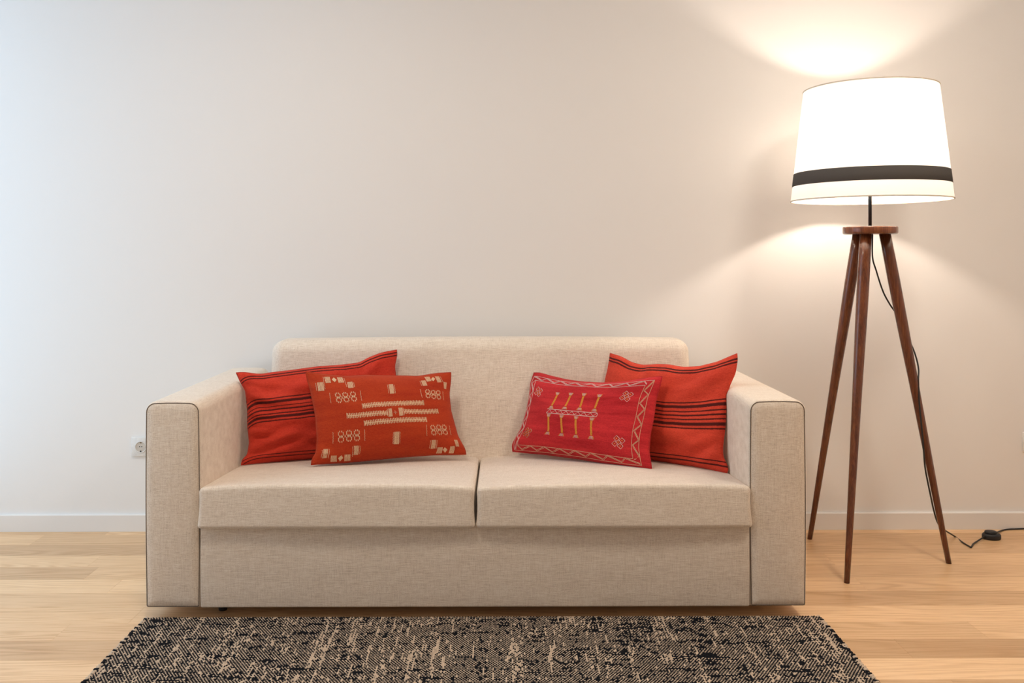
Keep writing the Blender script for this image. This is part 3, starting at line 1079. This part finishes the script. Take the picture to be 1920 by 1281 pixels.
def figure(top, bot, s):
    """a column with fanned ends, two threads wide"""
    g, p = [], [[], []]
    (u0, v0), (u1, v1) = top, bot
    for o in (-.0045, 0.0005, .0055):
        g.append(ribbon(d, [(u0 + o, v0 - .015), (u1 + o, v1 + .02)], .0022))
    for (u, v, sg, w) in ((u0, v0, 1, 1.0), (u1, v1, -1, 1.15)):
        for k in range(-3, 4):
            x = k * .0062 * w
            q = [(u + x * .55, v - sg * .012), (u + x, v + sg * .022)]
            (g if abs(k) == 3 else p[0 if sg > 0 else 1]).append(ribbon(d, q, .0016))
    return join(*g), [join(*q) for q in p]


for a, b in (((.3001, .752), (.2814, .566)), ((.412, .762), (.394, .576)), ((.5182, .766), (.5099, .580)), ((.6358, .755), (.6217, .576)),
             ((.2765, .456), (.2981, .2475)), ((.3883, .458), (.4104, .248)), ((.5048, .458), (.521, .246)), ((.6213, .458), (.6335, .253))):
    g, p = figure(a, b, 1)
    o = obj('column_motif', g, 'gold', crim, smooth=False)
    for q in p:
        obj('column_fan', q, 'pink', o, smooth=False)

# ------------------------------------------------------------------ the floor lamp
LX, LY = 1.372, 3.25
lamp = thing('floor_lamp', (LX, LY, 0), 'tripod floor lamp with white drum shade and glossy walnut legs', 'floor lamp')
top_z, bot_z = 1.741, 1.332
r_top, r_bot = 0.2323, 0.2783
rad = lambda z: r_bot + (r_top - r_bot) * (z - bot_z) / (top_z - bot_z)
shade = obj('lamp_shade', lathe((LX, LY), [(rad(z), z) for z in np.linspace(bot_z, top_z, 9)], 96, False), 'shade', lamp)
b0, b1 = 1.386, 1.4345
bd = obj('shade_band', lathe((LX, LY), [(rad(b0) + .0006, b0), (rad(b0) + .0014, b0 + .0005), (rad(b1) + .0014, b1 - .0005), (rad(b1) + .0006, b1)], 96, False), 'band', shade)
bd['label'] = 'charcoal grey ribbon'
for z in (bot_z, top_z):
    obj('shade_rim', tube([(LX + rad(z) * math.cos(a), LY + rad(z) * math.sin(a), z) for a in np.linspace(0, 2 * math.pi, 97)[:-1]], 0.0026, 8, closed=True), 'rim', shade)
for a in (math.radians(205), math.radians(325), math.radians(85)):
    r = rad(bot_z + .10)
    obj('shade_spoke', tube([(LX + .012 * math.cos(a), LY + .012 * math.sin(a), bot_z + .10), (LX + (r - .003) * math.cos(a), LY + (r - .003) * math.sin(a), bot_z + .10)], 0.0017, 6), 'wire', shade)
obj('shade_ring', lathe((LX, LY), [(.021, bot_z + .097), (.021, bot_z + .103), (.011, bot_z + .103), (.011, bot_z + .097)], 24, False), 'wire', shade)
dz0, dz1 = 1.206, 1.2345
obj('top_disc', lathe((LX, LY), [(.088, dz0), (.0935, dz0 + .002), (.0955, dz0 + .006), (.0955, dz1 - .004), (.094, dz1 - .001), (.091, dz1)], 64), 'walnut', lamp)
obj('stem', lathe((LX, LY), [(.0062, dz1 - .004), (.0062, 1.455)], 20), 'metal', lamp)
obj('bulb_holder', lathe((LX, LY), [(.010, 1.44), (.017, 1.447), (.019, 1.455), (.019, 1.492), (.0155, 1.497)], 24), 'metal', lamp)
obj('light_bulb', lathe((LX, LY), [(.014, 1.496), (.018, 1.505), (.027, 1.522), (.030, 1.536), (.028, 1.550), (.020, 1.561), (.008, 1.566)], 28), 'bulb', lamp)
for (fx, fy) in ((1.197, 3.033), (1.645, 3.222), (1.235, 3.502)):
    dv = Vector((fx - LX, fy - LY, 0)).normalized()
    a = Vector((LX, LY, dz0 + .004)) + dv * .052
    b = Vector((fx, fy, 0.0))
    n = 14
    V, Fc = [], []
    sgs = 24
    for i in range(n + 1):
        t = i / n
        p = a.lerp(b, t)
        r = 0.0205 + 0.0015 * math.sin(math.pi * min(1, t * 2.2)) - 0.0125 * max(0, t - .12) ** 1.05
        for k in range(sgs):
            q = 2 * math.pi * k / sgs
            V.append((p.x + r * math.cos(q), p.y + r * math.sin(q), p.z))
    for i in range(n):
        for k in range(sgs):
            k2 = (k + 1) % sgs
            Fc.append((i * sgs + k, (i + 1) * sgs + k, (i + 1) * sgs + k2, i * sgs + k2))
    Fc += [tuple(range(sgs)), tuple(reversed(range(n * sgs, (n + 1) * sgs)))]
    obj('leg', (V, Fc), 'walnut', lamp)

cord_pts = [(1.3831, 3.255, 1.2093), (1.3841, 3.258, 1.1225), (1.3996, 3.262, 1.071), (1.4257, 3.268, 0.9976), (1.454, 3.274, 0.9476), (1.4879, 3.279, 0.8996), (1.523, 3.278, 0.8241), (1.5449, 3.27, 0.7653), (1.5491, 3.25, 0.7123), (1.537, 3.225, 0.6667), (1.5355, 3.214, 0.5806), (1.543, 3.21, 0.484), (1.5482, 3.209, 0.4142), (1.5553, 3.212, 0.3473), (1.5784, 3.22, 0.2477), (1.5974, 3.235, 0.1887), (1.6285, 3.27, 0.1349), (1.6936, 3.36, 0.083), (1.821, 3.5198, 0.0032), (1.8137, 3.4413, 0.0032), (1.8147, 3.4002, 0.0032), (1.8179, 3.3909, 0.0032), (1.8463, 3.4283, 0.0032), (1.8811, 3.4579, 0.006), (1.9245, 3.491, 0.01), (1.9532, 3.5044, 0.012), (2.0011, 3.5441, 0.01), (2.0464, 3.5896, 0.0032), (2.0803, 3.6068, 0.0032), (2.1206, 3.6121, 0.0032), (2.1671, 3.6166, 0.0032), (2.1971, 3.606, 0.0032), (2.3671, 3.606, 0.0032)]
obj('cord', tube(spline(cord_pts, 8), 0.0030, 8), 'cord', lamp)
SX, SY = 1.957, 3.500
sw = obj('foot_switch', (lambda g: ([((x - SX) * 1.0 + SX, (y - SY) * .74 + SY, z) for x, y, z in g[0]], g[1]))(
    lathe((SX, SY), [(.034, 0.0), (.036, .003), (.036, .015), (.033, .020), (.028, .0215)], 40)), 'foot', lamp)
sw['label'] = 'black oval foot switch'
obj('switch_button', (lambda g: ([((x - SX) * 1.0 + SX - .002, (y - SY) * .78 + SY + .002, z) for x, y, z in g[0]], g[1]))(
    lathe((SX, SY), [(.0225, .0205), (.0235, .022), (.0235, .0275), (.0215, .030), (.015, .031)], 36)), 'foot', sw)

# ------------------------------------------------------------------ the rug
RX0, RX1, RY0, RY1 = -1.100, 0.994, 1.50, 2.738
rug = thing('rug', ((RX0 + RX1) / 2, (RY0 + RY1) / 2, 0), 'flatwoven black and cream melange rug on the oak floor before the sofa', 'rug')
obj('backing', bevel_box(RX0, RX1, RY0, RY1, 0.0003, 0.0045, 0.001, 1), 'hole', rug, smooth=False)
rng = np.random.default_rng(11)
CX_, CY_ = 0.0044, 0.0066
nx, ny = int((RX1 - RX0) / CX_), int((RY1 - RY0) / CY_)


def smooth_noise(n, m, a, b, s):
    g = rng.standard_normal((int(n / a) + 3, int(m / b) + 3))
    x, y = np.linspace(0, g.shape[0] - 1.001, n), np.linspace(0, g.shape[1] - 1.001, m)
    i, j = x.astype(int), y.astype(int)
    fx, fy = (x - i)[:, None], (y - j)[None]
    q = g[i][:, j] * (1 - fx) * (1 - fy) + g[i + 1][:, j] * fx * (1 - fy) + g[i][:, j + 1] * (1 - fx) * fy + g[i + 1][:, j + 1] * fx * fy
    return q * s


warp_n = smooth_noise(nx, ny, 1, 9, 0.9) + rng.standard_normal(nx)[:, None] * 0.25     # slow change along each warp thread
weft_n = smooth_noise(nx, ny, 10, 1, 0.9) + rng.standard_normal(ny)[None] * 0.25
cloud = smooth_noise(nx, ny, 24, 7, 0.8)
ii, jj = np.meshgrid(np.arange(nx), np.arange(ny), indexing='ij')
weft_up = (ii + jj) % 2 == 0
grain = rng.standard_normal((nx, ny))
strand = smooth_noise(nx, ny, 3, 60, 0.28)          # warp strands that run darker or paler for a while
dark = np.where(weft_up, 0.62 * weft_n + 0.12 * cloud + 0.36 * grain + strand > 0.62, 0.70 * warp_n + 0.12 * cloud + 0.36 * grain + strand > -0.70)
cxs = RX0 + (ii + 0.5) * ((RX1 - RX0) / nx)
cys = RY0 + (jj + 0.5) * ((RY1 - RY0) / ny)
jx = rng.uniform(-.0004, .0004, cxs.shape)
jy = rng.uniform(-.0005, .0005, cxs.shape)
hx = np.where(weft_up, CX_ * .76, CX_ * .63)
hy = np.where(weft_up, CY_ * .44, CY_ * .86)
zt = np.where(weft_up, 0.0080, 0.0083) + rng.uniform(-.0005, .0005, cxs.shape)
cx, cy, hx, hy, zt = [q.ravel() for q in (cxs + jx, cys + jy, hx, hy, zt)]
n = len(cx)
verts = np.zeros((n, 8, 3))
for k, (sx, sy) in enumerate(((-1, -1), (1, -1), (1, 1), (-1, 1))):
    verts[:, k] = np.stack([cx + sx * hx, cy + sy * hy, np.full(n, .0030)], -1)
    verts[:, 4 + k] = np.stack([cx + sx * hx * .5, cy + sy * hy * .5, zt], -1)
quads = np.array([(4, 5, 6, 7), (0, 1, 5, 4), (1, 2, 6, 5), (2, 3, 7, 6), (3, 0, 4, 7)])
faces = (quads[None] + (np.arange(n) * 8)[:, None, None]).reshape(-1, 4)
dk, cr = np.array([0.008, 0.009, 0.013, 1.0]), np.array([0.66, 0.52, 0.395, 1.0])
tone = rng.uniform(.75, 1.15, n)[:, None]
yc = np.where(dark.ravel()[:, None], dk, cr) * np.concatenate([tone, tone, tone, np.ones_like(tone)], 1)


def fast_mesh(name, V, Q, C, m, parent):
    base = np.array(origin_of(parent))
    me = bpy.data.meshes.new(name)
    V = V.reshape(-1, 3) - base
    me.vertices.add(len(V))
    me.vertices.foreach_set('co', V.astype(np.float32).ravel())
    me.loops.add(Q.size)
    me.loops.foreach_set('vertex_index', Q.astype(np.int32).ravel())
    me.polygons.add(len(Q))
    me.polygons.foreach_set('loop_start', np.arange(0, Q.size, 4, dtype=np.int32))
    me.update(calc_edges=True)
    at_ = me.color_attributes.new('yarn', 'FLOAT_COLOR', 'POINT')
    at_.data.foreach_set('color', np.repeat(C, 8, axis=0).astype(np.float32).ravel())
    me.polygons.foreach_set('use_smooth', [True] * len(me.polygons))
    me.materials.append(M[m])
    o = bpy.data.objects.new(name, me)
    col.objects.link(o)
    o.parent = parent
    return o


wv = fast_mesh('weave', verts, faces, yc, 'yarn', rug)
wv['kind'] = 'stuff'
# overcast binding along both short sides: yarns wrapped over the edge
for sx, x in ((-1, RX0), (1, RX1)):
    m = int((RY1 - RY0) / 0.0125)
    bv = np.zeros((m, 8, 3))
    bc = np.zeros((m, 4))
    for i in range(m):
        y = RY0 + (i + .5) * (RY1 - RY0) / m + rng.uniform(-.002, .002)
        ln = rng.uniform(.004, .0085)
        lean = rng.uniform(-.003, .006)
        hw = rng.uniform(.0040, .0062)
        x_in, x_out = x - sx * .010, x + sx * ln
        for k, (q, s) in enumerate(((x_in, -1), (x_out, -1), (x_out, 1), (x_in, 1))):
            l_ = lean if q == x_out else 0
            bv[i, k] = (q, y + s * hw + l_, 0.001)
            xi = x_in * .85 + x_out * .15 if q == x_in else x_in * .25 + x_out * .75
            bv[i, 4 + k] = (xi, y + s * hw * .5 + l_ * .8, .0105)
        bc[i] = (dk if rng.random() < .52 else cr)
    fq = (quads[None] + (np.arange(m) * 8)[:, None, None]).reshape(-1, 4)
    eb = fast_mesh('edge_binding', bv, fq, bc, 'yarn', rug)
    eb['kind'] = 'stuff'

# ------------------------------------------------------------------ wall sockets
def socket(cx_, cz_, label):
    y = R_['y1']
    s = thing('wall_socket', (cx_, y, cz_), label, 'socket', None)
    h = 0.0395
    obj('frame', bevel_box(cx_ - h, cx_ + h, y - .010, y, cz_ - h, cz_ + h, .0022, 2), 'socket', s)
    hi = 0.0275
    ring = []
    seg = 40

    def circ(r, yy):
        return [(cx_ + r * math.cos(2 * math.pi * i / seg), yy, cz_ + r * math.sin(2 * math.pi * i / seg)) for i in range(seg)]
    # collar, wall and floor of the round well standing in a slightly raised square insert
    V = circ(.0245, y - .0100) + circ(.0240, y - .0125) + circ(.0212, y - .0125) + circ(.0205, y - .0102)
    Fc = [(k * seg + i, (k + 1) * seg + i, (k + 1) * seg + (i + 1) % seg, k * seg + (i + 1) % seg) for k in range(3) for i in range(seg)]
    obj('collar', (V, Fc), 'socket', s)
    V = circ(.0206, y - .0103)
    obj('well', (V + [(cx_, y - .0101, cz_)], [((i + 1) % seg, i, seg) for i in range(seg)]), 'socket_dim', s)
    for dx in (-.0045, .0045):
        g = [(cx_ + dx + .0021 * math.cos(2 * math.pi * i / 14), y - yy, cz_ + .0015 + .0021 * math.sin(2 * math.pi * i / 14)) for yy in (.0100, .0108) for i in range(14)]
        obj('pin_hole', (g, [(i, (i + 1) % 14, 14 + (i + 1) % 14, 14 + i) for i in range(14)] + [tuple(range(14, 28))]), 'hole', s, smooth=False)
    for sg in (1, -1):
        obj('earth_clip', box(cx_ - .0024, cx_ + .0024, y - .0122, y - .0100, cz_ + sg * .0175 - .0022, cz_ + sg * .0175 + .0022), 'brass' if sg > 0 else 'hole', s, smooth=False)
    return s


socket(-1.4745, 0.3475, 'white wall socket half hidden beside the sofa arm')
socket(2.1965, 0.358, 'white wall socket at the picture edge beyond the floor lamp')

# ------------------------------------------------------------------ unseen ceiling lights, added to brighten the seating and wall from above
for (x, y, mm, lab) in ((-0.75, 2.02, 'ceil_glow', 'added unseen flush ceiling light above the sofa nearer the window'), (1.48, 2.02, 'ceil_glow', 'added unseen flush ceiling light above the sofa nearer the floor lamp')):
    c = thing('added_ceiling_light', (x, y, R_['z1']), lab, 'ceiling light', 'added ceiling lights')
    z = R_['z1']
    obj('housing', lathe((x, y), [(.215, z), (.215, z - .035), (.200, z - .040), (.198, z - .030), (.198, z - .004)], 48, False), 'frame', c)
    obj('diffuser', lathe((x, y), [(.196, z - .030), (.192, z - .040), (.150, z - .046), (.06, z - .049), (.004, z - .050)], 48, False), mm, c)
